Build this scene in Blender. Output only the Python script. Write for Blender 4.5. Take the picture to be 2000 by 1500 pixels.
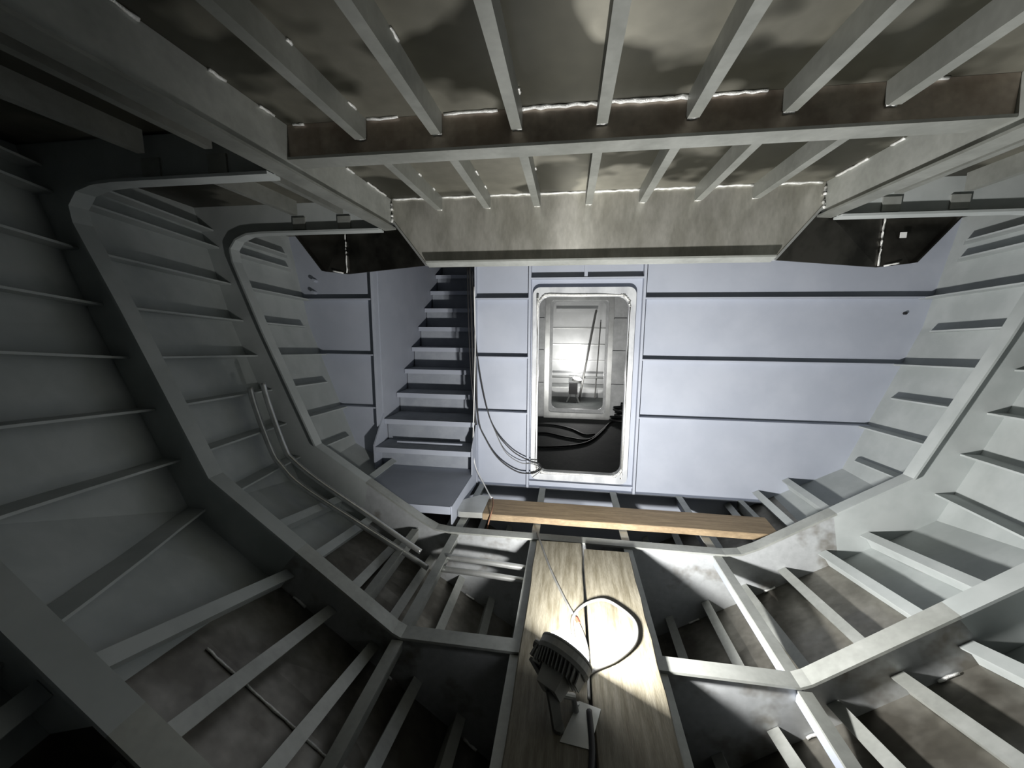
import bpy, bmesh, math, random
from mathutils import Vector, Matrix
from mathutils.geometry import tessellate_polygon
random.seed(7)
PI = math.pi
scene = bpy.context.scene
col = scene.collection
for o in list(bpy.data.objects): bpy.data.objects.remove(o)

# ------------------------------------------------------------------ camera
# hull coordinates: u = across (0 on the centreline), y = aft (away from the viewer), z = up, 0 at eye height
ZO = 2.80                                   # eye height above the keel line
FPX = 760.0
PSI, PIT, ROL = math.radians(8.15), math.radians(8.5), math.radians(.38)
CU = -0.13
fw = Vector((-math.sin(PSI)*math.cos(PIT), math.cos(PSI)*math.cos(PIT), -math.sin(PIT)))
rt = Vector((math.cos(PSI), math.sin(PSI), 0)); up = rt.cross(fw)
rt, up = rt*math.cos(ROL)+up*math.sin(ROL), up*math.cos(ROL)-rt*math.sin(ROL)
cam = bpy.data.cameras.new('camera'); camo = bpy.data.objects.new('camera', cam); col.objects.link(camo)
cam.sensor_width = 36; cam.lens = 36*FPX/2000; cam.clip_start = .02; cam.clip_end = 60
camo.matrix_world = Matrix(((rt.x, up.x, -fw.x, CU), (rt.y, up.y, -fw.y, 0), (rt.z, up.z, -fw.z, ZO), (0, 0, 0, 1)))
scene.camera = camo
def at(x, y, Y):                            # photo pixel -> hull point (u,y,z) on the cross-section y = Y
    r = (x-1000)*rt+(750-y)*up+FPX*fw
    r = r*(Y/r.y); return (r.x+CU, r.y, r.z)

# ------------------------------------------------------------------ world, exposure
w = bpy.data.worlds.new('world'); scene.world = w; w.use_nodes = True
w.node_tree.nodes['Background'].inputs[0].default_value = (.5, .52, .55, 1)
w.node_tree.nodes['Background'].inputs[1].default_value = .006
scene.view_settings.view_transform = 'Standard'; scene.view_settings.look = 'None'
scene.view_settings.exposure = 0.0; scene.view_settings.gamma = 1.0
scene.view_settings.use_curve_mapping = False
LAMP_W = 108.0
FAR_W = 34.0

# ------------------------------------------------------------------ materials
def mat(name, c1, c2=None, scale=3.0, rough=.5, metal=0.0, stretch=(1, 1, 1), bump=0.0, lo=.4, hi=.62, fine=0.0, spec=.5, detail=4, rough2=None, loc=(0, 0, 0)):
    m = bpy.data.materials.new(name); m.use_nodes = True
    nt = m.node_tree; b = nt.nodes['Principled BSDF']
    b.inputs['Roughness'].default_value = rough; b.inputs['Metallic'].default_value = metal
    b.inputs['Specular IOR Level'].default_value = spec
    b.inputs['Base Color'].default_value = (*c1, 1)
    if c2 is not None:
        tc = nt.nodes.new('ShaderNodeTexCoord'); mp = nt.nodes.new('ShaderNodeMapping')
        geo = nt.nodes.new('ShaderNodeNewGeometry')
        nt.links.new(geo.outputs['Position'], mp.inputs['Vector']); mp.inputs['Scale'].default_value = stretch; mp.inputs['Location'].default_value = loc
        n = nt.nodes.new('ShaderNodeTexNoise'); n.inputs['Scale'].default_value = scale; n.inputs['Detail'].default_value = detail
        n.inputs['Roughness'].default_value = .6
        nt.links.new(mp.outputs[0], n.inputs['Vector'])
        r = nt.nodes.new('ShaderNodeValToRGB'); r.color_ramp.elements[0].position = lo; r.color_ramp.elements[1].position = hi
        r.color_ramp.elements[0].color = (*c1, 1); r.color_ramp.elements[1].color = (*c2, 1)
        nt.links.new(n.outputs['Fac'], r.inputs[0])
        out = r.outputs[0]
        if fine:
            n2 = nt.nodes.new('ShaderNodeTexNoise'); n2.inputs['Scale'].default_value = scale*9; n2.inputs['Detail'].default_value = 6
            nt.links.new(mp.outputs[0], n2.inputs['Vector'])
            mr = nt.nodes.new('ShaderNodeMapRange'); mr.inputs[1].default_value = .3; mr.inputs[2].default_value = .7
            mr.inputs[3].default_value = 1-fine; mr.inputs[4].default_value = 1+fine
            nt.links.new(n2.outputs['Fac'], mr.inputs[0])
            mx = nt.nodes.new('ShaderNodeMix'); mx.data_type = 'RGBA'; mx.blend_type = 'MULTIPLY'; mx.inputs[0].default_value = 1
            nt.links.new(out, mx.inputs[6]); nt.links.new(mr.outputs[0], mx.inputs[7]); out = mx.outputs[2]
        nt.links.new(out, b.inputs['Base Color'])
        if rough2 is not None:
            mr = nt.nodes.new('ShaderNodeMapRange'); mr.inputs[1].default_value = lo; mr.inputs[2].default_value = hi
            mr.inputs[3].default_value = rough; mr.inputs[4].default_value = rough2
            nt.links.new(n.outputs['Fac'], mr.inputs[0]); nt.links.new(mr.outputs[0], b.inputs['Roughness'])
        if bump:
            bp = nt.nodes.new('ShaderNodeBump'); bp.inputs['Strength'].default_value = bump; bp.inputs['Distance'].default_value = .01
            n3 = nt.nodes.new('ShaderNodeTexNoise'); n3.inputs['Scale'].default_value = scale*6
            nt.links.new(mp.outputs[0], n3.inputs['Vector'])
            nt.links.new(n3.outputs['Fac'], bp.inputs['Height']); nt.links.new(bp.outputs[0], b.inputs['Normal'])
    return m
def emit(name, c, s):
    m = bpy.data.materials.new(name); m.use_nodes = True; b = m.node_tree.nodes['Principled BSDF']
    b.inputs['Base Color'].default_value = (.8, .8, .8, 1)
    b.inputs['Emission Color'].default_value = (*c, 1); b.inputs['Emission Strength'].default_value = s
    return m
M = {}
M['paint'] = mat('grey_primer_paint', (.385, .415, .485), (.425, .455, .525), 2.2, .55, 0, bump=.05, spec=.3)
M['paint_hull'] = mat('hull_primer_paint', (.38, .408, .405), (.45, .478, .475), 3, .6, 0, spec=.3)
M['tread'] = mat('grey_tread_paint', (.29, .312, .345), (.34, .362, .395), 9, .7, 0, spec=.2)
M['riser'] = mat('grey_riser_paint', (.30, .325, .37), (.35, .375, .42), 6, .6, 0, spec=.2)
M['deck'] = mat('bare_deck_aluminium', (.045, .044, .033), (.18, .175, .145), 1.35, .38, .5, lo=.46, hi=.52, fine=.10, rough2=.5, detail=3, loc=(2.6, 4.1, 0))
M['plateA'] = mat('brushed_aluminium_plate', (.37, .362, .32), (.54, .53, .485), 3, .28, .6, lo=.38, hi=.62, fine=.08, stretch=(2.2, 1, .8))
M['bar'] = mat('aluminium_bar', (.32, .332, .31), (.40, .412, .39), 4, .5, .35, fine=.06)
M['deckbar'] = mat('dull_aluminium_deck_bar', (.21, .218, .20), (.27, .278, .258), 4, .5, .3, fine=.06)
M['brown'] = mat('stained_brown_aluminium', (.33, .275, .23), (.50, .44, .38), 3.5, .5, .4, lo=.42, hi=.6, fine=.12)
M['bare'] = mat('bare_bottom_aluminium', (.12, .112, .095), (.27, .26, .23), 2.3, .4, .6, lo=.4, hi=.6, fine=.12)
M['smear'] = mat('smeared_primer_on_aluminium', (.20, .19, .17), (.40, .415, .425), 3.2, .5, .1, lo=.34, hi=.46, fine=.08)
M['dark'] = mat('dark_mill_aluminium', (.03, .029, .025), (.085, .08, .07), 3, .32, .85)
M['weld'] = mat('bright_weld_bead', (.85, .86, .84), (.7, .7, .68), 60, .35, .3, bump=.4)
M['alu'] = mat('shiny_aluminium_tube', (.62, .63, .62), (.5, .51, .5), 6, .28, .75)
M['ring'] = mat('filler_smeared_coaming', (.46, .475, .50), (.62, .64, .66), 7, .42, .05, lo=.4, hi=.6, stretch=(1, 1, .5), bump=.15)
M['plank'] = mat('pale_scaffold_wood', (.105, .092, .062), (.19, .175, .135), 7, .65, 0, stretch=(6, .55, 1), lo=.35, hi=.65, fine=.16, bump=.12)
M['plank2'] = mat('brown_scaffold_wood', (.26, .19, .115), (.40, .30, .185), 7, .7, 0, stretch=(.5, 6, 1), lo=.35, hi=.65, fine=.16, bump=.12)
M['blackrub'] = mat('black_rubber', (.012, .012, .013), rough=.5)
M['greycable'] = mat('grey_white_cable', (.13, .13, .125), rough=.45)
M['whitecable'] = mat('white_cable', (.75, .75, .75), rough=.45)
M['redtape'] = mat('red_tape', (.6, .05, .03), rough=.5)
M['rope'] = mat('brown_cord', (.20, .10, .06), (.3, .16, .1), 30, .8)
M['lampbody'] = mat('grey_cast_lamp_body', (.34, .34, .33), (.4, .4, .39), 12, .5, .4)
M['lampdark'] = mat('dark_lamp_bracket', (.13, .13, .125), (.17, .17, .16), 12, .5, .3)
M['sheet'] = mat('pale_sheet_metal', (.55, .56, .53), (.62, .63, .6), 5, .35, .5)
M['lens'] = emit('lit_lamp_lens', (.97, .98, 1.0), 30)
M['farlens'] = emit('lit_far_lamp_lens', (1, 1, 1), 40)
M['farfloor'] = mat('dark_rubber_floor', (.035, .04, .04), (.06, .065, .062), 3, .75, fine=.2)
M['farwall'] = mat('far_aluminium_wall', (.35, .36, .365), (.46, .47, .475), 2.2, .42, .35, fine=.08)
M['farbright'] = mat('far_shiny_wall', (.50, .51, .51), (.64, .65, .65), 1.4, .35, .5)
M['lens'].node_tree.nodes['Principled BSDF'].inputs['Emission Strength'].default_value = 32
def brushed(m, axis, a):
    nt = m.node_tree; b = nt.nodes['Principled BSDF']; c = nt.nodes.new('ShaderNodeCombineXYZ')
    for i in range(3): c.inputs[i].default_value = axis[i]
    b.inputs['Anisotropic'].default_value = a; nt.links.new(c.outputs[0], b.inputs['Tangent'])
brushed(M['plateA'], (0, 0, 1), .9); brushed(M['deck'], (0, 1, 0), .8)
M['void'] = mat('forward_bounce_plate', (.34, .36, .37), rough=.7)  # pale tone for the unseen closing wall, so it bounces lamp light back

# ------------------------------------------------------------------ builders
def W(p): return Vector((p[0], p[1], p[2]+ZO))
def tag(o, label=None, cat=None, group=None, kind=None):
    if label: o['label'] = label
    if cat: o['category'] = cat
    if group: o['group'] = group
    if kind: o['kind'] = kind
    return o
ORI = {}
def empty(name, p):
    o = bpy.data.objects.new(name, None); col.objects.link(o); o.location = W(p); o.empty_display_size = .1
    ORI[o.name] = W(p); return o
def mesh(name, vs, fs, m, parent=None, smooth=False, origin=None):
    """vs in hull coordinates; the object's origin goes to the middle of its base"""
    vs = [W(v) for v in vs]
    if origin is None:
        lo = [min(v[i] for v in vs) for i in range(3)]; hi = [max(v[i] for v in vs) for i in range(3)]
        og = Vector(((lo[0]+hi[0])/2, (lo[1]+hi[1])/2, lo[2]))
    else: og = W(origin)
    me = bpy.data.meshes.new(name); me.from_pydata([v-og for v in vs], [], fs); me.validate(); me.update()
    bm = bmesh.new(); bm.from_mesh(me); bmesh.ops.recalc_face_normals(bm, faces=bm.faces); bm.to_mesh(me); bm.free()
    me.materials.append(M[m])
    if smooth:
        for p in me.polygons: p.use_smooth = True
    o = bpy.data.objects.new(name, me); col.objects.link(o)
    ORI[o.name] = og
    if parent is not None:
        o.parent = parent; o.location = og-ORI[parent.name]
    else: o.location = og
    return o
class MB:
    def __init__(s): s.v = []; s.f = []
    def add(s, vs, fs):
        n = len(s.v); s.v += [tuple(v) for v in vs]; s.f += [tuple(i+n for i in f) for f in fs]; return s
    def box(s, u0, u1, y0, y1, z0, z1):
        return s.add([(u0, y0, z0), (u1, y0, z0), (u1, y1, z0), (u0, y1, z0), (u0, y0, z1), (u1, y0, z1), (u1, y1, z1), (u0, y1, z1)],
                     [(0, 3, 2, 1), (4, 5, 6, 7), (0, 1, 5, 4), (1, 2, 6, 5), (2, 3, 7, 6), (3, 0, 4, 7)])
    def hexa(s, a, b):                      # two matching quads/polygons -> closed prism
        n = len(a)
        return s.add(list(a)+list(b), [tuple(range(n))[::-1], tuple(range(n, 2*n))]+[(i, (i+1) % n, (i+1) % n+n, i+n) for i in range(n)])
    def plateY(s, outer, y0, y1, holes=()): # outline in (u,z), extruded along y
        loops = [outer]+list(holes); pts = [p for l in loops for p in l]; n = len(pts)
        tris = tessellate_polygon([[Vector((p[0], p[1], 0)) for p in l] for l in loops])
        vs = [(p[0], y0, p[1]) for p in pts]+[(p[0], y1, p[1]) for p in pts]
        fs = [tuple(t) for t in tris]+[tuple(i+n for i in t)[::-1] for t in tris]
        k = 0
        for l in loops:
            m = len(l)
            fs += [(k+i, k+(i+1) % m, k+(i+1) % m+n, k+i+n) for i in range(m)]; k += m
        return s.add(vs, fs)
    def plateX(s, outer, u0, u1):           # outline in (y,z)
        n = len(outer)
        return s.hexa([(u0, p[0], p[1]) for p in outer], [(u1, p[0], p[1]) for p in outer])
    def plateZ(s, outer, z0, z1):           # outline in (u,y)
        return s.hexa([(p[0], p[1], z0) for p in outer], [(p[0], p[1], z1) for p in outer])
    def tube(s, pts, r, n=8, cap=True):
        pts = [Vector(p) for p in pts]; rings = []
        for i, p in enumerate(pts):
            d = (pts[min(i+1, len(pts)-1)]-pts[max(i-1, 0)]).normalized()
            a = d.cross(Vector((0, 0, 1)))
            if a.length < 1e-3: a = d.cross(Vector((0, 1, 0)))
            a.normalize(); b = d.cross(a)
            rr = r[i] if isinstance(r, (list, tuple)) else r
            rings.append([p+a*math.cos(t)*rr+b*math.sin(t)*rr for t in [2*PI*k/n for k in range(n)]])
        vs = [v for g in rings for v in g]; fs = []
        for i in range(len(pts)-1):
            for k in range(n): fs.append((i*n+k, i*n+(k+1) % n, (i+1)*n+(k+1) % n, (i+1)*n+k))
        if cap: fs += [tuple(range(n))[::-1], tuple(range((len(pts)-1)*n, len(pts)*n))]
        return s.add(vs, fs)
    def bar(s, p0, p1, w, h, upv=(0, 0, 1)):  # box along p0-p1, w sideways, h along upv hanging below the line
        p0, p1 = Vector(p0), Vector(p1); d = (p1-p0).normalized(); sd = d.cross(Vector(upv)).normalized()*(w/2); u_ = sd.cross(d).normalized()*h
        return s.hexa([p0-sd, p0+sd, p0+sd-u_, p0-sd-u_], [p1-sd, p1+sd, p1+sd-u_, p1-sd-u_])
    def build(s, name, m, parent=None, smooth=False, origin=None): return mesh(name, s.v, s.f, m, parent, smooth, origin)
def spline(pts, n=6):
    P = [Vector(p) for p in pts]; out = []
    for i in range(len(P)-1):
        a = P[max(i-1, 0)]; b = P[i]; c = P[i+1]; d = P[min(i+2, len(P)-1)]
        for k in range(n):
            t = k/n; out.append(.5*((2*b)+(c-a)*t+(2*a-5*b+4*c-d)*t*t+(3*b-a-3*c+d)*t**3))
    return out+[P[-1]]
def lerp(a, b, t): return a+(b-a)*t
def plerp(tab, x):
    for (x0, v0), (x1, v1) in zip(tab, tab[1:]):
        if x <= x1: return lerp(v0, v1, (x-x0)/(x1-x0))
    (x0, v0), (x1, v1) = tab[-2:]; return lerp(v0, v1, (x-x0)/(x1-x0))

# ------------------------------------------------------------------ hull shape: sections (keel z, chine u, chine z, half breadth at z=0, half breadth at z=.89)
YE, YC, YB, YA, YD = -1.0, .70, 1.75, 2.80, 3.80
SEC = [(YE, (-2.30, 1.70, -.28, 2.05, 2.45)), (YC, (-2.41, 2.00, -.56, 2.36, 2.74)), (YB, (-2.71, 2.17, -1.02, 2.61, 2.93)),
       (YA, (-2.73, 2.32, -1.26, 2.79, 3.03)), (YD, (-2.60, 2.38, -1.27, 2.84, 3.00))]
def sec(Y):
    for (a, s0), (b, s1) in zip(SEC, SEC[1:]):
        if Y <= b or b == YD: t = (Y-a)/(b-a); return [lerp(p, q, t) for p, q in zip(s0, s1)]
def side_u(Y, z):
    k, cu, cz, u0, ut = sec(Y)
    return lerp(cu, u0, (z-cz)/(0-cz)) if z < 0 else lerp(u0, ut, z/.89)
def shell_u(Y, z):
    k, cu, cz, u0, ut = sec(Y)
    return side_u(Y, z) if z >= cz else cu*(z-k)/(cz-k)
def bot_z(Y, u):
    k, cu, cz, u0, ut = sec(Y); return lerp(k, cz, u/cu)
DECK = .89
SPLIT = [(YE, 1.15), (YC, 1.45), (YB, 1.70), (YA, 1.77), (YD, 1.83)]     # where the primer ends on the bottom
YS = [YE, -.4, .2, YC, 1.2, YB, 2.3, YA, 3.3, YD]

def shell(name, m, sgn, rowsf, lab):
    vs, fs = [], []; R = [rowsf(Y) for Y in YS]; n = len(R[0])
    for off in (0, .012):
        for Y, r in zip(YS, R):
            for (u, z) in r: vs.append((sgn*(u+off*.7), Y, z-off*.5))
    N = len(YS)*n
    for i in range(len(YS)-1):
        for j in range(n-1):
            a = i*n+j; q = (a, a+1, a+n+1, a+n); fs += [q, tuple(k+N for k in q)[::-1]]
    for i in range(len(YS)-1):
        for j in (0, n-1): a = i*n+j; fs.append((a, a+n, a+n+N, a+N))
    for i in (0, len(YS)-1):
        for j in range(n-1): a = i*n+j; fs.append((a, a+1, a+1+N, a+N))
    return vs, fs
def side_rows(Y):
    s = plerp(SPLIT, Y); k, cu, cz, u0, ut = sec(Y)
    return [(s, bot_z(Y, s)), (cu, cz), (lerp(cu, u0, .5), cz/2), (u0, 0), (lerp(u0, ut, .5), .445), (ut, DECK)]
def bot_rows(Y):
    s = plerp(SPLIT, Y); return [(0, bot_z(Y, 0)), (s*.5, bot_z(Y, s*.5)), (s, bot_z(Y, s))]
walls = {}
for sgn, nm in ((-1, 'wall_left'), (1, 'wall_right')):
    vs, fs = shell(nm, 'paint_hull', sgn, side_rows, '')
    walls[sgn] = tag(mesh(nm, vs, fs, 'paint_hull'), kind='structure')
vl, fl = shell('floor', 'bare', -1, bot_rows, ''); vr, fr = shell('floor', 'bare', 1, bot_rows, '')
floor = tag(MB().add(vl, fl).add(vr, fr).build('floor', 'bare'), kind='structure')
ceiling = tag(MB().box(-3.06, 3.06, YE, YD+.01, DECK, DECK+.012).build('ceiling', 'deck'), kind='structure')
k, cu, cz, u0, ut = sec(YE)
tag(MB().plateY([(0, k-.05), (cu+.05, cz), (u0+.05, 0), (ut+.05, DECK), (-ut-.05, DECK), (-u0-.05, 0), (-cu-.05, cz)], YE-.02, YE-.003).build('wall_front_bounce', 'void'), kind='structure')  # unseen closing wall behind the camera, added to keep the light bouncing

# ------------------------------------------------------------------ wall_back: the bulkhead with the doorway and the stair opening
k, cu, cz, u0, ut = sec(YD)
def rrect(u0_, u1_, z0_, z1_, r, n=6):
    P = []
    for cx, cz_, a0 in ((u1_-r, z1_-r, 0), (u0_+r, z1_-r, 90), (u0_+r, z0_+r, 180), (u1_-r, z0_+r, 270)):
        for i in range(n+1): a = math.radians(a0+90*i/n); P.append((cx+r*math.cos(a), cz_+r*math.sin(a)))
    return P
outer = [(0, k), (cu, cz), (u0, 0), (ut, DECK), (-ut, DECK), (-u0, 0), (-cu, cz)]
SU0, SU1 = -2.05, -1.035                    # stair opening
bh = MB().plateY(outer, YD, YD+.012, holes=[rrect(-.43, .43, -1.47, .30, .10)[::-1], [(SU0, -1.28), (SU0, .86), (SU1, .86), (SU1, -1.28)]])
wall_back = tag(bh.build('wall_back', 'paint'), kind='structure')
def stiff(u0_, u1_, z, d=.07, t=.014): # horizontal flat bar on the bulkhead
    MB().box(u0_, u1_, YD-d, YD-.0005, z-t/2, z+t/2).build('stiffener', 'paint', wall_back)
ROWS = (.255, -.305, -.855)
for z in ROWS:
    stiff(.55, side_u(YD, z)-.003, z); stiff(-1.02, -.51, z); stiff(-side_u(YD, z)+.003, SU0-.035, z)
stiff(-.49, .53, .44); stiff(-.49, .53, -1.56, .05)
for u, z0, z1, t, d in ((-.50, -1.62, .88, .022, .075), (.54, -1.62, .88, .022, .075), (.015, .447, .88, .03, .06), (-1.03, -1.62, .88, .014, .05), (SU0-.02, -1.05, .88, .03, .085)):
    MB().box(u-t/2, u+t/2, YD-d, YD-.0005, z0, z1).build('stiffener', 'paint', wall_back)
# bottom bar of the bulkhead with lugs
MB().box(-1.0, 1.98, YD-.05, YD-.0005, -1.635, -1.62).build('stiffener', 'paint', wall_back)
# coaming of the door opening
door = tag(MB().plateY(rrect(-.472, .474, -1.535, .36, .07), YD-.05, YD+.02, holes=[rrect(-.411, .411, -1.448, .275, .095)[::-1]]).build('door_1', 'ring'), kind='structure')
wb = [(p[0], YD-.052, p[1]) for p in rrect(-.422, .422, -1.46, .287, .10, 10)]; wb = wb+[wb[0]]
wb = [(p[0]+random.uniform(-.006, .006), p[1], p[2]+random.uniform(-.006, .006)) for p in spline(wb, 3)]
MB().tube(wb, [random.uniform(.006, .015) for _ in wb], 6).build('weld_bead', 'weld', door, True)

# ------------------------------------------------------------------ side stringers (flat bars), one piece per bay, children of the hull sides
SZ = (.66, .53, .255, -.03, -.305, -.58, -.855, -1.13)
RISE = [(YE, .44), (YC, .26), (YB, .13), (YA, .06), (YD, 0)]
BAYS = [(YA+.008, YD-.004), (YB+.008, YA-.008), (YC+.008, YB-.008), (YE+.01, YC-.008)]
for sgn in (-1, 1):
    for iz, z in enumerate(SZ):
        for bi, (ya, yb) in enumerate(BAYS):
            n = 4; vs = []
            sn = bi == 0 and iz not in (2, 4, 6)       # sniped ends short of the bulkhead
            if sn: yb -= .10
            A_, B_ = [], []
            skip = False
            for i in range(n+1):
                Y = lerp(ya, yb, i/n); zz = z+plerp(RISE, Y)
                d = .11
                if sn and i == n: d = .006
                us = shell_u(Y, zz)-.001
                A_.append((us, d, Y, zz))
            if skip: continue
            if sn:
                u_, d_, Y_, z_ = A_[-1]; Yp = yb-.13; zz = z+plerp(RISE, Yp); A_.insert(-1, (side_u(Yp, zz)-.001, .11, Yp, zz))
            b = MB(); m_ = len(A_); V = []
            for (us, d, Y, zz) in A_:
                V += [(sgn*us, Y, zz), (sgn*(us-d), Y, zz), (sgn*(us-d), Y, zz-.012), (sgn*us, Y, zz-.012)]
            F = [(0, 1, 2, 3), tuple(range(4*m_-4, 4*m_))[::-1]]
            for i in range(m_-1):
                for q in range(4): F.append((4*i+q, 4*i+(q+1) % 4, 4*i+4+(q+1) % 4, 4*i+4+q))
            b.add(V, F).build('stringer', 'paint_hull', walls[sgn])

# ------------------------------------------------------------------ bottom stringers (T bars), children of the floor (the outer ones of the sides)
BU = (.50, .74, .985, 1.23, 1.475, 1.72, 1.965)
BF = [(YE, .66), (YC, .88), (YB, .962), (YA, 1.0), (YD, 1.0)]
for sgn in (-1, 1):
    for iu, ub in enumerate(BU):
        for bi, (ya, yb) in enumerate(BAYS):
            Ys = [lerp(ya, yb, i/3) for i in range(4)]; b = MB()
            if any(ub*plerp(BF, Y) > sec(Y)[1]-.1 for Y in Ys) or (iu == 6 and bi >= 2): continue
            hgt = .115
            V = []
            for Y in Ys:
                u = ub*plerp(BF, Y); z = bot_z(Y, u)
                sl = (sec(Y)[2]-sec(Y)[0])/sec(Y)[1]; nx, nz = -sl/math.hypot(sl, 1), 1/math.hypot(sl, 1)
                tu, tz = u+nx*hgt, z+nz*hgt
                ax, az = nz, -nx                     # along the plating, outboard
                prof = [(u-.006*ax, z-.006*az)]
                for ka, kn in ((-.006, hgt-.012), (-.029, hgt-.012), (-.029, hgt), (.029, hgt), (.029, hgt-.012), (.006, hgt-.012)): prof.append((u+ax*ka+nx*kn, z+az*ka+nz*kn))
                prof.append((u+.006*ax, z+.006*az))
                V += [(sgn*p[0], Y, p[1]) for p in prof]
            F = [tuple(range(8)), tuple(range(24, 32))[::-1]]
            for i in range(3):
                for q in range(8): F.append((8*i+q, 8*i+(q+1) % 8, 8*i+8+(q+1) % 8, 8*i+8+q))
            b.add(V, F).build('stringer', 'paint_hull' if iu >= 5 else 'bar', walls[sgn] if iu >= 5 else floor)

# ------------------------------------------------------------------ hull frames (rings): web plates and an inner flange
INNER = {
    'A': [(1.498, .686), (2.45, .686), (2.56, .678), (2.66, .64), (2.715, .57), (2.705, .47), (2.50, -.07), (2.12, -.97), (1.24, -1.545), (1.13, -1.60), (1.02, -1.615), (0, -1.615)],
    'B': [(1.498, .686), (2.33, .686), (2.45, .678), (2.55, .65), (2.61, .58), (2.60, .49), (2.40, .08), (1.99, -.81), (1.00, -1.59), (.95, -1.615), (.90, -1.615), (0, -1.615)],
    'C': [(1.498, .686), (2.12, .686), (2.28, .678), (2.38, .65), (2.43, .58), (2.42, .49), (2.18, .02), (1.74, -.48), (.62, -1.53), (.53, -1.60), (.48, -1.615), (0, -1.615)]}
LAB = {'A': ('grey primed hull frame ring nearest the bulkhead, with pipes along its left side', YA),
       'B': ('grey hull frame ring in the middle distance, crossing the planks beside the work lamp', YB),
       'C': ('closest hull frame ring, its flange cutting the lower left corner', YC)}
def flange_strip(pts, sgn, Y, y0, y1, t=.014):
    V = []; n = len(pts)
    for i, p in enumerate(pts):
        a = Vector(pts[max(i-1, 0)]); c = Vector(pts[min(i+1, n-1)]); d = (c-a).normalized(); nr = Vector((d.y, -d.x))
        # inward = towards the centre of the section
        if nr.dot(Vector((.3, -.3))-Vector(p)) < 0: nr = -nr
        q = Vector(p)+nr*t
        V += [(sgn*p[0], Y+y0, p[1]), (sgn*p[0], Y+y1, p[1]), (sgn*q[0], Y+y1, q[1]), (sgn*q[0], Y+y0, q[1])]
    F = [(0, 1, 2, 3), tuple(range(4*n-4, 4*n))[::-1]]
    for i in range(n-1):
        for q in range(4): F.append((4*i+q, 4*i+(q+1) % 4, 4*i+4+(q+1) % 4, 4*i+4+q))
    return V, F
for key in 'ABC':
    lab, Y = LAB[key]; P = INNER[key]; k, cu, cz, u0, ut = sec(Y)
    root = empty('hull_frame', (0, Y, k)); tag(root, lab, 'hull frame', 'transverse hull frames')
    ic = 7                                    # index of the inner chine corner
    mid = (lerp(P[7][0], P[8][0], .48), lerp(P[7][1], P[8][1], .48)); sp = plerp(SPLIT, Y); so = (sp, bot_z(Y, sp))
    for sgn in (-1, 1):
        oc = [so, (cu, cz), (u0, 0), (ut, DECK-.001), (1.498, DECK-.001)]
        inn = P[:8]+[mid]
        poly = [(sgn*u, z) for u, z in oc+inn]
        MB().plateY(poly, Y-.006, Y+.006).build('side_web', 'paint_hull', root)
        V, F = flange_strip(P[:8]+[mid], sgn, Y, -.05, .035)
        MB().add(V, F).build('flange', 'paint_hull' if key != 'C' else 'paint_hull', root)
        V, F = flange_strip([mid]+P[8:-2]+[P[-2]], sgn, Y, -.05, .035)
        MB().add(V, F).build('flange', 'bar', root)
        # small brackets where side deck stiffeners meet the frame
        for bu in (1.78, 2.14):
            MB().box(sgn*bu-.05, sgn*bu+.05, Y-.016, Y-.0062, .702, .785).build('bracket', 'bar', root)
    lowpts = [(-so[0], so[1]), (0, k), so, mid]+P[8:-1]; lowpts += [(-u, z) for u, z in reversed(P[8:-1])]+[(-mid[0], mid[1])]
    MB().plateY(lowpts, Y-.006, Y+.006).build('floor_web', 'smear' if key != 'C' else 'bare', root)
    MB().box(-P[-2][0], P[-2][0], Y-.05, Y+.035, -1.615, -1.601).build('flange', 'bar', root)

# ------------------------------------------------------------------ floor bearers: T bars at floor level spanning between the frames
def bearer(u, ya, yb, lab, t=.06, m='bar', ztop=-1.6155, dep=.10, wm='bar'):
    root = empty('floor_bearer', (u, ya, ztop-dep)); tag(root, lab, 'floor bearer', 'floor bearers')
    seg = [YE+.02, YC, YB, YA, YD]
    for a, b in zip(seg, seg[1:]):
        a_, b_ = max(a, ya)+.0075, min(b, yb)-.0075
        if b_-a_ < .1: continue
        MB().box(u-.005, u+.005, a_, b_, ztop-dep, ztop-.0125).build('web', wm, root)
        MB().box(u-t/2, u+t/2, a_+.03 if a > YE+.1 else a_, b_-.045, ztop-.012, ztop).build('flange', m, root)
bearer(-.345, YE, YD, 'bare floor bearer under the left edge of the long planks')
bearer(.345, YE, YD, 'bare floor bearer under the right edge of the long planks')
bearer(-.965, YE, YD, 'floor bearer left of the planks, above two bright pipe ends')
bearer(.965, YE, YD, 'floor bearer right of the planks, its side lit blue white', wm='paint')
bearer(1.52, YA, YD, 'short floor bearer by the bulkhead, right of the cross plank end', .05)
bearer(-1.29, YB, YA, 'bare floor bearer bar crossing above the two bent pipes', .055, ztop=-1.60)
MB().box(-.05, .05, YE+.02, YD-.01, -2.75, -2.35).build('keel_bar', 'bare', floor)

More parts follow.
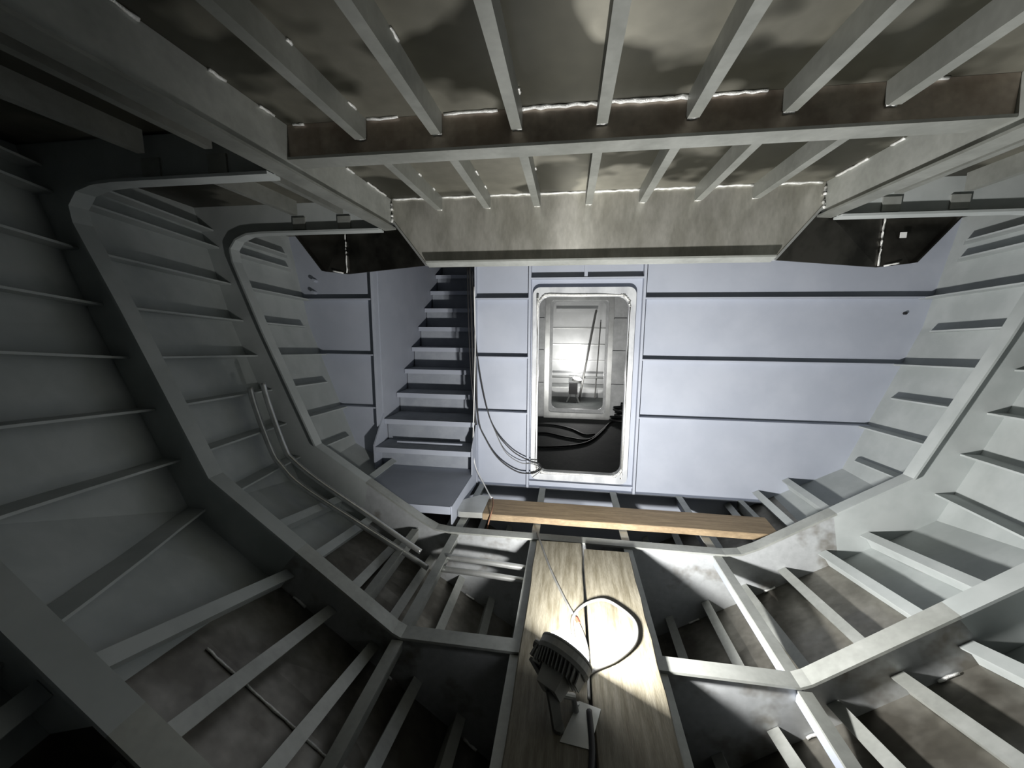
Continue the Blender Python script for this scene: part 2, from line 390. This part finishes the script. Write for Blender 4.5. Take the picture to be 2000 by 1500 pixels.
# ------------------------------------------------------------------ deck longitudinals, welds, beams, girders overhead
LU = [-1.055+.345*i for i in range(7)]
for u in LU:
    for ya, yb in ((YE+.01, YB-.0075), (YB+.0075, YA-.0075), (YA+.02, YD-.01)):
        MB().plateX([(ya, DECK), (yb, DECK), (yb, .815), (yb-.02, .80), (ya, .80)], u-.022, u+.022).build('deck_longitudinal', 'deckbar', ceiling)
for sgn in (-1, 1):
    for u in (1.78, 2.14):
        for ya, yb in ((YE+.01, YC-.052), (YC+.01, YB-.052), (YB+.01, YA-.052), (YA+.02, YD-.09)):
            MB().plateX([(ya, DECK), (yb, DECK), (yb, .79), (ya, .79)], sgn*u-.02, sgn*u+.02).build('deck_longitudinal', 'deckbar', ceiling)
def weld(p0, p1, r, parent, n=None, name='weld_bead'):
    L = (Vector(p1)-Vector(p0)).length; n = n or max(4, int(L/.025))
    pts = [Vector(p0).lerp(Vector(p1), i/n)+Vector((random.uniform(-.3, .3)*r, random.uniform(-.3, .3)*r, random.uniform(-.3, .3)*r)) for i in range(n+1)]
    MB().tube(pts, [r*random.uniform(.75, 1.25) for _ in pts], 5).build(name, 'weld', parent, True)
us = [-1.41]+LU+[1.41]
for a, b in zip(us, us[1:]):
    weld((a+.02, YA-.012, DECK-.004), (b-.022, YA-.012, DECK-.004), .009, ceiling)
for i, (a, b) in enumerate(zip(us, us[1:])):
    if i in (3, 4): weld((a+.022, YB-.012, DECK-.004), (b-.022, YB-.012, DECK-.004), .010, ceiling)
    else: weld((a+.03, YB-.012, DECK-.004), (a+.03+.09*((i*7) % 3+.6), YB-.012, DECK-.004), .007, ceiling)
for sgn in (-1, 1):
    for ya, yb in ((1.0, 1.12), (1.35, 1.42), (1.58, 1.66), (2.0, 2.1), (2.22, 2.3), (2.45, 2.7)):
        weld((sgn*1.408, ya, DECK-.004), (sgn*1.408, yb, DECK-.004), .007, ceiling)
    for z in (.86, .78):
        weld((sgn*1.406, YA-.014, z), (sgn*1.406, YA-.014, z-.05), .010, ceiling)
for u in LU:                                  # tack welds beside the longitudinals and at their ends
    for Y in (.95, 1.25, 1.6, 2.1, 2.35, 2.6):
        if random.random() < .7:
            weld((u+.024, Y, DECK-.004), (u+.024, Y+random.uniform(.015, .06), DECK-.004), .006, ceiling, 3)
    weld((u-.02, YA-.010, .808), (u+.02, YA-.010, .808), .007, ceiling, 3)
    weld((u-.02, YB-.010, .808), (u+.02, YB-.010, .808), .007, ceiling, 3)
# deck beam over frame B
root = empty('deck_beam', (0, YB, .75)); tag(root, 'brown stained deck beam crossing overhead between the two deep deck girders', 'deck beam')
MB().box(-1.412, 1.412, YB-.006, YB+.006, .75, DECK-.001).build('web', 'brown', root)
MB().box(-1.412, 1.412, YB-.02, YB+.085, .738, .75).build('flange', 'deckbar', root)
# deep deck plate over frame A
root = empty('deep_deck_beam', (0, YA, .43)); tag(root, 'wide brushed metal deck plate with slanted ends above the doorway', 'deck beam')
MB().plateY([(-1.41, DECK-.001), (-1.41, .76), (-1.15, .43), (1.15, .43), (1.41, .76), (1.41, DECK-.001)], YA-.006, YA+.006).build('web', 'plateA', root)
MB().add(*[[(-1.15, YA-.055, .452), (1.15, YA-.055, .452), (1.15, YA+.02, .43), (-1.15, YA+.02, .43), (-1.15, YA-.055, .440), (1.15, YA-.055, .440), (1.15, YA+.02, .418), (-1.15, YA+.02, .418)],
         [(0, 3, 2, 1), (4, 5, 6, 7), (0, 1, 5, 4), (1, 2, 6, 5), (2, 3, 7, 6), (3, 0, 4, 7)]]).build('flange', 'bar', root)
for sgn in (-1, 1):
    MB().hexa([(sgn*1.41, YA-.02, .76), (sgn*1.425, YA-.02, .757), (sgn*1.165, YA-.02, .425), (sgn*1.15, YA-.02, .43)],
              [(sgn*1.41, YA+.02, .76), (sgn*1.425, YA+.02, .757), (sgn*1.165, YA+.02, .425), (sgn*1.15, YA+.02, .43)]).build('edge_strip', 'alu', root)
# deep longitudinal deck girders
for sgn, lab in ((-1, 'deep deck girder running overhead on the left side'), (1, 'deep deck girder running overhead on the right side')):
    root = empty('deck_girder', (sgn*1.42, 1, .69)); tag(root, lab, 'girder', 'deck girders')
    MB().box(sgn*1.42-.006, sgn*1.42+.006, YE+.01, YD-.09, .70, DECK-.001).build('web', 'bar', root)
    MB().box(sgn*1.445-.05, sgn*1.445+.05, YE+.01, YD-.09, .688, .70).build('flange', 'deckbar', root)
# dark folded knee plates outboard of the deep deck beam
for sgn, lab in ((-1, 'dark folded knee plate with a weld line under the left deck girder'), (1, 'dark folded knee plate with a weld line under the right deck girder')):
    root = empty('knee_plate', (sgn*1.7, 2.9, .38)); tag(root, lab, 'knee plate', 'knee plates')
    def pl(u, z, Y): s_ = Y/YA; return ((u+.0)*s_, Y, z*s_)
    a0, a1 = pl(1.15, .43, 2.82), pl(1.42, .735, 2.82); b0, b1 = pl(1.77, .375, 3.04), pl(1.77, .70, 3.04)
    c0, c1 = pl(1.94, .395, 3.00), pl(2.16, .68, 3.00)
    def quad(name, q, m, off=(0, .012, 0)):
        A_ = [(sgn*p[0], p[1], p[2]) for p in q]; B_ = [(p[0], p[1]+off[1], p[2]) for p in A_]
        MB().hexa(A_, B_).build(name, m, root)
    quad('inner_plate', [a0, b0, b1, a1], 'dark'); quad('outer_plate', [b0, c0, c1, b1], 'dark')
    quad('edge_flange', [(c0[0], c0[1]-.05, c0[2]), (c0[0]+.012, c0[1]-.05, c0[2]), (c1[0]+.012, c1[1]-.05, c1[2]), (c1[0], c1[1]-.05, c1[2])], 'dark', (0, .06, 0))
    quad('top_flange', [(1.50, 2.808, .745), (2.30, 2.808, .722), (2.30, 2.808, .732), (1.50, 2.808, .755)], 'bar', (0, .24, 0))
    if sgn > 0: MB().box(1.995, 2.03, 2.985, 2.992, .585, .62).build('sticker', 'whitecable', root)
    weld((sgn*b0[0], b0[1]-.008, b0[2]+.01), (sgn*b1[0], b1[1]-.008, b1[2]-.03), .007, root)
    weld((sgn*lerp(b0[0], c0[0], .15), b0[1]-.02, b0[2]+.006), (sgn*lerp(b0[0], c0[0], .6), c0[1]-.01, c0[2]+.004), .006, root, 4)

# ------------------------------------------------------------------ butt weld and tack welds on the bottom plating
for u0_, u1_ in ((-1.50, -1.36), (-1.34, -1.13), (-1.11, -.90)):
    Y = 1.17; weld((u0_, Y, bot_z(Y, -u0_)+.004), (u1_, Y, bot_z(Y, -u1_)+.004), .0055, floor)
for sgn in (-1, 1):
    for i, ub in enumerate((.62, .86, 1.1, 1.35, 1.6)):
        for Yw, dy in ((YB-.016, 1), (YA-.016, 1)):
            if (i+int(Yw)+sgn) % 2 == 0:
                u = ub*plerp(BF, Yw); weld((sgn*(u-.035), Yw, bot_z(Yw, u-.035)+.012), (sgn*(u+.035), Yw, bot_z(Yw, u+.035)+.012), .007, floor, 4)

# ------------------------------------------------------------------ staircase
st = empty('staircase', (-1.54, 3.8, -1.62)); tag(st, 'painted steel staircase climbing into the opening left of the doorway', 'staircase')
OV = .085                                   # how far each tread overhangs the riser below it
ua, ub = SU0+.012, SU1-.012
def step(Y, z, Yn, zn):                     # nosing at (Y,z); the next nosing at (Yn,zn)
    tr = MB().box(ua, ub, Y, Yn+OV-.001, z-.012, z).build('tread', 'tread', st)
    MB().box(ua, ub, Y-.012, Y-.0005, z-.05, z+.001).build('nosing', 'paint', tr)
    MB().box(ua, ub, Yn+OV-.013, Yn+OV-.002, z+.0005, zn-.0125).build('riser', 'riser', st)
STEPS = [(3.58, -1.225), (3.80, -.985)]+[(4.13+.235*k_, -.76+.245*k_) for k_ in range(8)]
for (y0_, z0_), (y1_, z1_) in zip(STEPS, STEPS[1:]): step(y0_, z0_, y1_, z1_)
zp = -1.455
MB().box(ua, ub, 3.72, 3.73, zp+.001, -1.238).build('riser', 'riser', st)
MB().box(ua+.16, ub-.13, 3.735, 3.75, -1.2245, -1.20).build('lit_stripe_bar', 'paint', st)  # added bar standing in for the lit stripe across the step
pf = MB().plateZ([(-1.04, 2.88), (-1.04, 3.719), (-2.03, 3.719), (-2.0, 2.88)], zp-.012, zp).build('landing', 'paint', st)
MB().box(-1.99, -1.04, 2.866, 2.8795, zp-.065, zp+.001).build('nosing', 'paint', pf)
MB().plateX([(2.88, -1.6145), (YD-.09, -1.6145), (YD-.002, -1.3), (YD-.002, -.96), (3.57, -1.19), (3.56, zp-.0), (2.88, zp)], -1.0385, -1.028).build('side_plate', 'paint', st)
MB().plateX([(3.565, zp), (YD-.002, zp), (YD-.002, -.93), (3.565, -1.20)], SU0-.004, SU0+.010).build('side_plate', 'paint', st)
# walls of the stair well
tag(MB().box(SU0-.012, SU0, YD+.013, 6.3, -1.62, 1.3).build('wall_stair_left', 'paint'), kind='structure')
tag(MB().box(SU1, SU1+.012, YD+.013, 6.3, -1.62, 1.3).build('wall_stair_right', 'paint'), kind='structure')
tag(MB().box(SU0, SU1, 6.3, 6.312, -1.62, 1.3).build('wall_stair_back', 'paint'), kind='structure')
tag(MB().box(SU0, SU1, 4.6, 6.3, 1.3, 1.312).build('ceiling_stair', 'deck'), kind='structure')

# ------------------------------------------------------------------ planks
def plank(name, lab, corners, z, t, m, along, grp, wear=.006):
    # corners: 4 (u,y) points; edges slightly uneven, rounded top edge
    P = [Vector((c[0], c[1])) for c in corners]; n = 14; L = []; R = []
    for i in range(n+1):
        s = i/n; L.append(P[0].lerp(P[3], s)); R.append(P[1].lerp(P[2], s))
    rows = []
    for i, (a, b) in enumerate(zip(L, R)):
        d = (b-a).normalized(); j1, j2 = random.uniform(-wear, wear)*.6, random.uniform(-wear, wear)*.6
        a = a+d*j1; b = b+d*j2; r = .006
        rows.append([(a.x, a.y, z-t), (a.x, a.y, z-r), (a.x+d.x*r, a.y+d.y*r, z), (b.x-d.x*r, b.y-d.y*r, z), (b.x, b.y, z-r), (b.x, b.y, z-t)])
    V = [p for r_ in rows for p in r_]; F = [tuple(range(6)), tuple(range(6*n, 6*n+6))[::-1]]
    for i in range(n):
        for q in range(6): F.append((6*i+q, 6*i+(q+1) % 6, 6*i+6+(q+1) % 6, 6*i+6+q))
    o = mesh(name, V, F, m); tag(o, lab, 'plank', grp); return o
plank('plank', 'long pale scaffold plank under the work lamp, left one of the pair', [(-.325, .45), (-.004, .45), (.002, 2.665), (-.322, 2.655)], -1.556, .044, 'plank', 1, 'scaffold planks')
plank('plank', 'long pale scaffold plank under the work lamp, right one of the pair', [(.010, .45), (.325, .45), (.33, 2.60), (.018, 2.595)], -1.556, .044, 'plank', 1, 'scaffold planks')
cp = plank('plank', 'brown scaffold plank lying crosswise in front of the doorway bulkhead', [(-.80, 2.99), (-.80, 3.29), (1.52, 3.30), (1.50, 3.01)], -1.556, .05, 'plank2', 0, 'scaffold planks')
# pale board end with a curved edge lashed to its left end
b = MB(); P = [(-.803, 3.0)]+[(-1.0+.04*math.cos(a)-.0, 3.12+.13*math.sin(a)) for a in [math.radians(270-20*i) for i in range(10)]]+[(-.90, 3.34), (-.803, 3.32)]
b.plateZ(P, -1.60, -1.552); tag(b.build('board_offcut', 'sheet'), 'pale rounded board end beside the stair landing, at the cross plank', 'board')

# ------------------------------------------------------------------ pipes along frame A
def pipe(pts, r, lab):
    o = MB().tube(spline(pts, 5), r, 12).build('pipe', 'alu', None, True); tag(o, lab, 'pipe', 'aluminium pipes'); return o
pipe([at(488, 757, 2.46), at(500, 800, 2.46), at(530, 880, 2.46), at(548, 908, 2.46), at(590, 950, 2.46), at(700, 1022, 2.46), at(800, 1086, 2.46), at(836, 1110, 2.46)], .019, 'thin aluminium pipe bent along the left frame, the lower of two')
pipe([at(513, 748, 2.50), at(525, 790, 2.50), at(556, 875, 2.50), at(572, 898, 2.50), at(620, 938, 2.50), at(715, 1003, 2.50), at(790, 1056, 2.50), at(822, 1078, 2.50)], .019, 'thin aluminium pipe bent along the left frame, the upper of two')
pipe([at(872, 1088, 2.46), at(950, 1098, 2.46), at(1034, 1111, 2.46)], .02, 'straight bright pipe beside the left plank edge, nearer the bulkhead')
pipe([at(862, 1111, 2.40), at(940, 1121, 2.40), at(1034, 1136, 2.40)], .02, 'straight bright pipe beside the left plank edge, nearer the lamp')

# ------------------------------------------------------------------ cables
def cable(name, pts, r, m, lab, grp='cables', n=7):
    o = MB().tube(spline(pts, 6), r, n).build(name, m, None, True); return tag(o, lab, 'cable', grp)
J = lambda x, y, Y=3.71: at(x, y, Y)
cable('cable', [J(917, 522), J(920, 600), J(923, 700), J(927, 800), J(930, 830)], .010, 'blackrub', 'thick black cable hanging down the stair opening edge')
cable('cable', [J(913, 522, 3.69), J(915, 620, 3.69), J(919, 720, 3.69), J(925, 790, 3.69)], .006, 'blackrub', 'thin black cable hanging leftmost at the stair opening edge')
cable('cable', [J(922, 530), J(927, 640), J(936, 720), J(952, 800), J(970, 845), J(1000, 880), J(1030, 898), J(1052, 905, 3.66), J(1058, 914, 3.70)], .006, 'blackrub', 'black cable sweeping from the stair edge into the doorway, upper arc')
cable('cable', [J(924, 560), J(929, 700), J(934, 815), J(950, 860), J(975, 897), J(1010, 921), J(1040, 924), J(1058, 915, 3.69)], .007, 'blackrub', 'black cable sweeping from the stair edge into the doorway, lower arc')
cable('cable', [J(960, 825), J(985, 880), J(1015, 903), J(1040, 906), J(1057, 916, 3.66), J(1040, 932, 3.66)], .004, 'greycable', 'thin grey cable curling at the lower left door corner')
cable('cable', [J(926, 560, 3.68), J(928, 680, 3.68), J(925, 820, 3.68), J(924, 880, 3.66), J(930, 915, 3.6), J(945, 945, 3.45), at(957, 968, 3.28), at(962, 972, 3.26)], .006, 'whitecable', 'white cable dropping from the stair edge to the cross plank')
cable('cord', [at(962, 972, 3.27), at(963, 985, 3.14), at(960, 1000, 3.0), at(955, 1018, 2.96), at(951, 1035, 2.95)], .006, 'rope', 'dark red brown cord tied round the left end of the cross plank')
zc = -1.545
cable('cable', [(-.33, 2.82, -1.59), (-.29, 2.62, zc), (-.20, 2.3, zc), (-.104, 2.03, zc), (-.03, 1.85, zc), (.0, 1.72, zc), (.0, 1.6, zc), (-.003, 1.45, zc)], .007, 'lampdark', 'black cable running along the plank seam to the work lamp')
zl = -1.541
cable('cable', [(-.03, 1.60, -1.47), (-.05, 1.70, -1.52), (-.066, 1.80, zl), (-.062, 1.913, zl), (0.01, 2.02, zl), (.112, 2.068, zl), (.20, 2.01, zl), (.258, 1.924, zl), (.256, 1.83, zl), (.218, 1.75, zl), (.13, 1.66, zl), (.025, 1.59, zl), (-.04, 1.50, -1.52)], .0085, 'greycable', 'grey white lamp lead coiled in a loop on the planks')
cable('cable', [(-.005, 1.40, zc), (0.0, 1.26, zc), (-.01, 1.15, -1.545), (.0, 1.0, zc)], .012, 'blackrub', 'thick black lead on the planks in front of the work lamp')
tp = MB().tube([(-.048, 1.905, zc), (-.036, 1.87, zc)], .0095, 8).build('tape_band', 'redtape'); tag(tp, 'small red tape band on the black plank cable', 'tape')

# ------------------------------------------------------------------ work lamp
LN = Vector((.46, .76, .46)).normalized()             # where it points
LC = Vector((-.10, 1.46, -1.345))                     # middle of the lens
e1 = Vector((0, 0, 1)).cross(LN).normalized(); e2 = LN.cross(e1)
def lp(a, b, c): return LC+e1*a+e2*b+LN*c             # lamp coordinates
def lathe(prof, n=32):
    V = []; F = []
    for r, c in prof:
        for k_ in range(n): a = 2*PI*k_/n; V.append(lp(r*math.cos(a), r*math.sin(a), c))
    for i in range(len(prof)-1):
        for k_ in range(n): F.append((i*n+k_, i*n+(k_+1) % n, (i+1)*n+(k_+1) % n, (i+1)*n+k_))
    F += [tuple(range(n))[::-1], tuple(range((len(prof)-1)*n, len(prof)*n))]
    return V, F
lamp = empty('work_lamp', (-.1, 1.40, -1.556)); tag(lamp, 'round finned work lamp shining on the two long planks', 'lamp')
V, F = lathe([(.098, -.012), (.112, -.012), (.115, -.002), (.115, -.035), (.108, -.05), (.07, -.055), (.05, -.075), (.02, -.08)]); MB().add(V, F).build('housing', 'lampbody', lamp, False)
V, F = lathe([(.098, -.010), (.096, .008), (.088, .026), (.072, .042), (.048, .053), (.022, .058), (.004, .059)]); MB().add(V, F).build('lens', 'lens', lamp, True)
V, F = lathe([(.112, -.012), (.117, -.006), (.117, .001), (.110, .005), (.101, .002), (.100, -.009)], 40); MB().add(V, F).build('rim', 'lampbody', lamp, True)
for i in range(13):                                     # cooling fins across the back
    a = -.096+.016*i; hh = math.sqrt(max(.0, .106**2-a*a))
    b = MB(); q = [(a-.0025, -hh, -.05), (a-.0025, hh, -.05), (a-.0025, hh*.72, -.095), (a-.0025, -hh*.72, -.095)]
    b.hexa([lp(*p) for p in q], [lp(p[0]+.005, p[1], p[2]) for p in q]).build('fin', 'lampbody', lamp)
def lbox(name, a0, a1, b0, b1, c0, c1, m):
    q = [(a0, b0), (a1, b0), (a1, b1), (a0, b1)]; q2 = [(lerp((a0+a1)/2, x, .85), lerp((b0+b1)/2, y, .85)) for x, y in q]
    return MB().hexa([lp(x, y, c0) for x, y in q], [lp(x, y, c1) for x, y in q2]).build(name, m, lamp)
lbox('driver_box', -.05, .05, -.065, .05, -.09, -.155, 'lampbody')
# yoke: arm from the pivot on the left rim, bending under the lamp to the spike
pv = lp(.118, -.02, -.03)
pts = [tuple(pv), tuple(lp(.125, -.03, -.08)), (-.155, 1.335, -1.40), (-.140, 1.325, -1.47), (-.125, 1.315, -1.552)]
b = MB()
for p, q in zip(pts, pts[1:]): b.bar(p, q, .044, .014, (.6, -.6, .3))
b.build('yoke_arm', 'lampdark', lamp)
b = MB(); b.tube([tuple(lp(.108, -.02, -.03)), tuple(lp(.150, -.02, -.03))], .018, 12); b.build('pivot_knob', 'lampdark', lamp)
lbox('pivot_block', .07, .112, -.05, .02, -.055, -.10, 'sheet')
b = MB(); b.tube([(-.125, 1.315, -1.5555), (-.125, 1.315, -1.54)], .022, 10); b.build('foot', 'lampdark', lamp)
b = MB(); b.tube([(-.058, 1.400, -1.5555), (-.07, 1.41, -1.50), tuple(lp(0, -.03, -.15))], .014, 10); b.build('rear_foot', 'lampbody', lamp)
sh = MB().plateZ([(-.045, 1.444), (.044, 1.421), (-.009, 1.257), (-.121, 1.269)], -1.5552, -1.5525).build('base_sheet', 'sheet'); tag(sh, 'small pale metal sheet lying under the work lamp', 'metal sheet')
MB().tube([(-.052, 1.425, -1.5525), (-.052, 1.425, -1.545)], .009, 6).build('bolt', 'alu', sh)
ld = bpy.data.lights.new('work_lamp_light', 'AREA'); ld.shape = 'DISK'; ld.size = .11; ld.energy = LAMP_W; ld.color = (1.0, .985, .95)
lo = bpy.data.objects.new('work_lamp_light', ld); col.objects.link(lo); lo.parent = lamp
pos = W(lp(0, 0, .066)); q = LN.to_track_quat('-Z', 'Y'); lo.rotation_euler = q.to_euler(); lo.location = pos-ORI[lamp.name]


# ------------------------------------------------------------------ small fittings on the bulkhead and hull side
def fitting(name, p, lab, r=.02, L=.07):
    o = MB().tube([p, (p[0], p[1]-L, p[2])], r, 10).build(name, 'paint'); tag(o, lab, 'fitting', 'pipe stubs'); return o
for (x, y), lab in (((618, 549), 'upper short pipe stub on the left bulkhead panel'), ((617, 572), 'lower short pipe stub on the left bulkhead panel, below its twin'), ((640, 768), 'short pipe stub low on the left bulkhead beside the stringer end')):
    fitting('pipe_stub', at(x, y, YD-.001), lab, .018, .06)
fitting('drain_plug', at(1766, 612, YD-.001), 'tiny dark plug alone on the right bulkhead panel', .012, .02).data.materials[0] = M['blackrub']

# ------------------------------------------------------------------ second compartment behind the doorway
Y2 = 6.9
tag(MB().box(SU1+.02, 3.0, YD+.02, Y2+2.9, -1.66, -1.62).build('floor_far', 'farfloor'), kind='structure')
tag(MB().box(SU1+.02, 3.0, YD+.02, Y2+2.9, DECK, DECK+.012).build('ceiling_far', 'farwall'), kind='structure')
wf = tag(MB().plateY([(SU1+.02, -1.62), (2.8, -1.62), (2.8, DECK), (SU1+.02, DECK)], Y2, Y2+.012, holes=[rrect(-.40, .50, -1.46, .42, .1)[::-1]]).build('wall_far', 'farwall'), kind='structure')
for z in (.13, -.42, -1.0):
    for a, b_ in ((SU1+.03, -.55), (.63, 2.6)): MB().box(a, b_, Y2-.05, Y2-.0005, z-.008, z+.008).build('stiffener', 'farwall', wf)
fd = tag(MB().plateY([(-.53, -1.62), (.62, -1.62), (.62, .50), (-.53, .50)], Y2-.08, Y2+.03, holes=[rrect(-.45, .54, -1.52, .44, .06)[::-1]]).build('door_2', 'alu'), kind='structure')
tag(MB().box(2.8, 2.812, YD+.02, Y2+2.9, -1.62, DECK).build('wall_far_right', 'farwall'), kind='structure')
tag(MB().box(-1.012, -1.0, 6.33, Y2+2.9, -1.62, DECK).build('wall_far_left', 'farwall'), kind='structure')
w3 = tag(MB().box(-1.0, 2.8, 9.6, 9.612, -1.62, DECK).build('wall_end', 'farbright'), kind='structure')
for z in (-.05, -.44, -.82): MB().box(-.95, 2.7, 9.54, 9.599, z-.01, z+.01).build('stiffener', 'alu', w3)
tk = empty('water_tank', (.09, 9.2, -1.62)); tag(tk, 'low bright metal tank far behind both doorways', 'tank')
MB().box(-.7, 1.0, 9.0, 9.5, -1.62, -1.42).build('body', 'farbright', tk); MB().box(-.72, 1.02, 8.98, 9.52, -1.42, -1.39).build('lid', 'alu', tk)
rail = empty('low_rail', (.09, 8.8, -1.62)); tag(rail, 'low metal rail before the bright far tank', 'rail')
MB().tube([(-.6, 8.8, -1.13), (.9, 8.8, -1.13)], .025, 8).build('bar', 'alu', rail)
for u in (-.55, .85): MB().tube([(u, 8.8, -1.62), (u, 8.8, -1.13)], .02, 8).build('post', 'alu', rail)
cb = MB().box(-.42, .52, 9.2, 9.26, .32, .40).build('cross_bar', 'farbright'); tag(cb, 'pale cross bar high up behind the far doorway', 'bar')
for nm, p0, p1, r, lab in (('leaning_pole', (.14, 8.55, -1.62), (.48, 9.16, .36), .022, 'dark pole leaning diagonally behind the far doorway'), ('leaning_pole', (.50, 8.88, -1.62), (.60, 9.3, .1), .014, 'thin dark pole standing at the right of the far doorway')):
    tag(MB().tube([p0, Vector(p0).lerp(Vector(p1), .5), p1], r, 8).build(nm, 'lampdark'), lab, 'pole')
fl_ = empty('far_work_lamp', (-.01, 8.3, -1.62)); tag(fl_, 'small lit work lamp on a stand seen through both doorways', 'lamp')
MB().box(-.09, .09, 8.24, 8.36, -1.43, -1.20).build('driver_box', 'blackrub', fl_)
for u in (-.08, .08): MB().tube([(u*1.6, 8.3, -1.62), (u*.7, 8.3, -1.43)], .018, 8).build('leg', 'alu', fl_)
dn = Vector((.25, -.25, .9)).normalized(); q = Vector((0, 0, 1)).rotation_difference(dn)
def disc(c, r, t, n=20):
    c = Vector(c); V = []
    for tt in (-t, t):
        for i in range(n): V.append(c+q @ Vector((r*math.cos(2*PI*i/n), r*.7*math.sin(2*PI*i/n), tt)))
    return V, [tuple(range(n))[::-1], tuple(range(n, 2*n))]+[(i, (i+1) % n, (i+1) % n+n, i+n) for i in range(n)]
MB().add(*disc((.07, 8.3, -1.13), .10, .03)).build('head', 'lampbody', fl_); MB().add(*disc(Vector((.07, 8.3, -1.13))+dn*.035, .085, .012)).build('lens', 'farlens', fl_)
ld2 = bpy.data.lights.new('far_lamp_light', 'POINT'); ld2.energy = FAR_W; ld2.shadow_soft_size = .07; ld2.color = (1, .99, .97)
lo2 = bpy.data.objects.new('far_lamp_light', ld2); col.objects.link(lo2); lo2.parent = fl_; lo2.location = W((.10, 8.2, -.98))-ORI[fl_.name]
zf = -1.605
for pts, lab in (([(-.75, 5.6, zf), (-.45, 5.75, zf), (-.1, 5.55, zf), (.2, 5.5, zf), (.45, 6.1, zf), (.62, 6.6, zf), (.75, 6.75, zf)], 'black cable winding across the far floor, middle one'),
                 ([(-.75, 6.25, zf), (-.35, 6.25, zf), (-.05, 6.05, zf), (.15, 5.75, zf), (.3, 5.8, zf)], 'black cable on the far floor nearest the second doorway'),
                 ([(-.75, 5.05, zf), (-.4, 5.05, zf), (0, 5.2, zf), (.25, 5.5, zf), (.5, 6.2, zf)], 'black cable on the far floor nearest the first doorway')):
    cable('floor_cable', pts, .014, 'blackrub', lab, 'cables on the far floor')
b = MB(); random.seed(3)
cp_ = [(.86+.20*math.cos(t*.9)+random.uniform(-.05, .05), 6.62+.16*math.sin(t*.9)+random.uniform(-.03, .03), zf+.012*t) for t in range(0, 24)]
cable('cable_heap', cp_, .018, 'blackrub', 'heap of coiled black cable beside the second doorway', 'cables on the far floor')
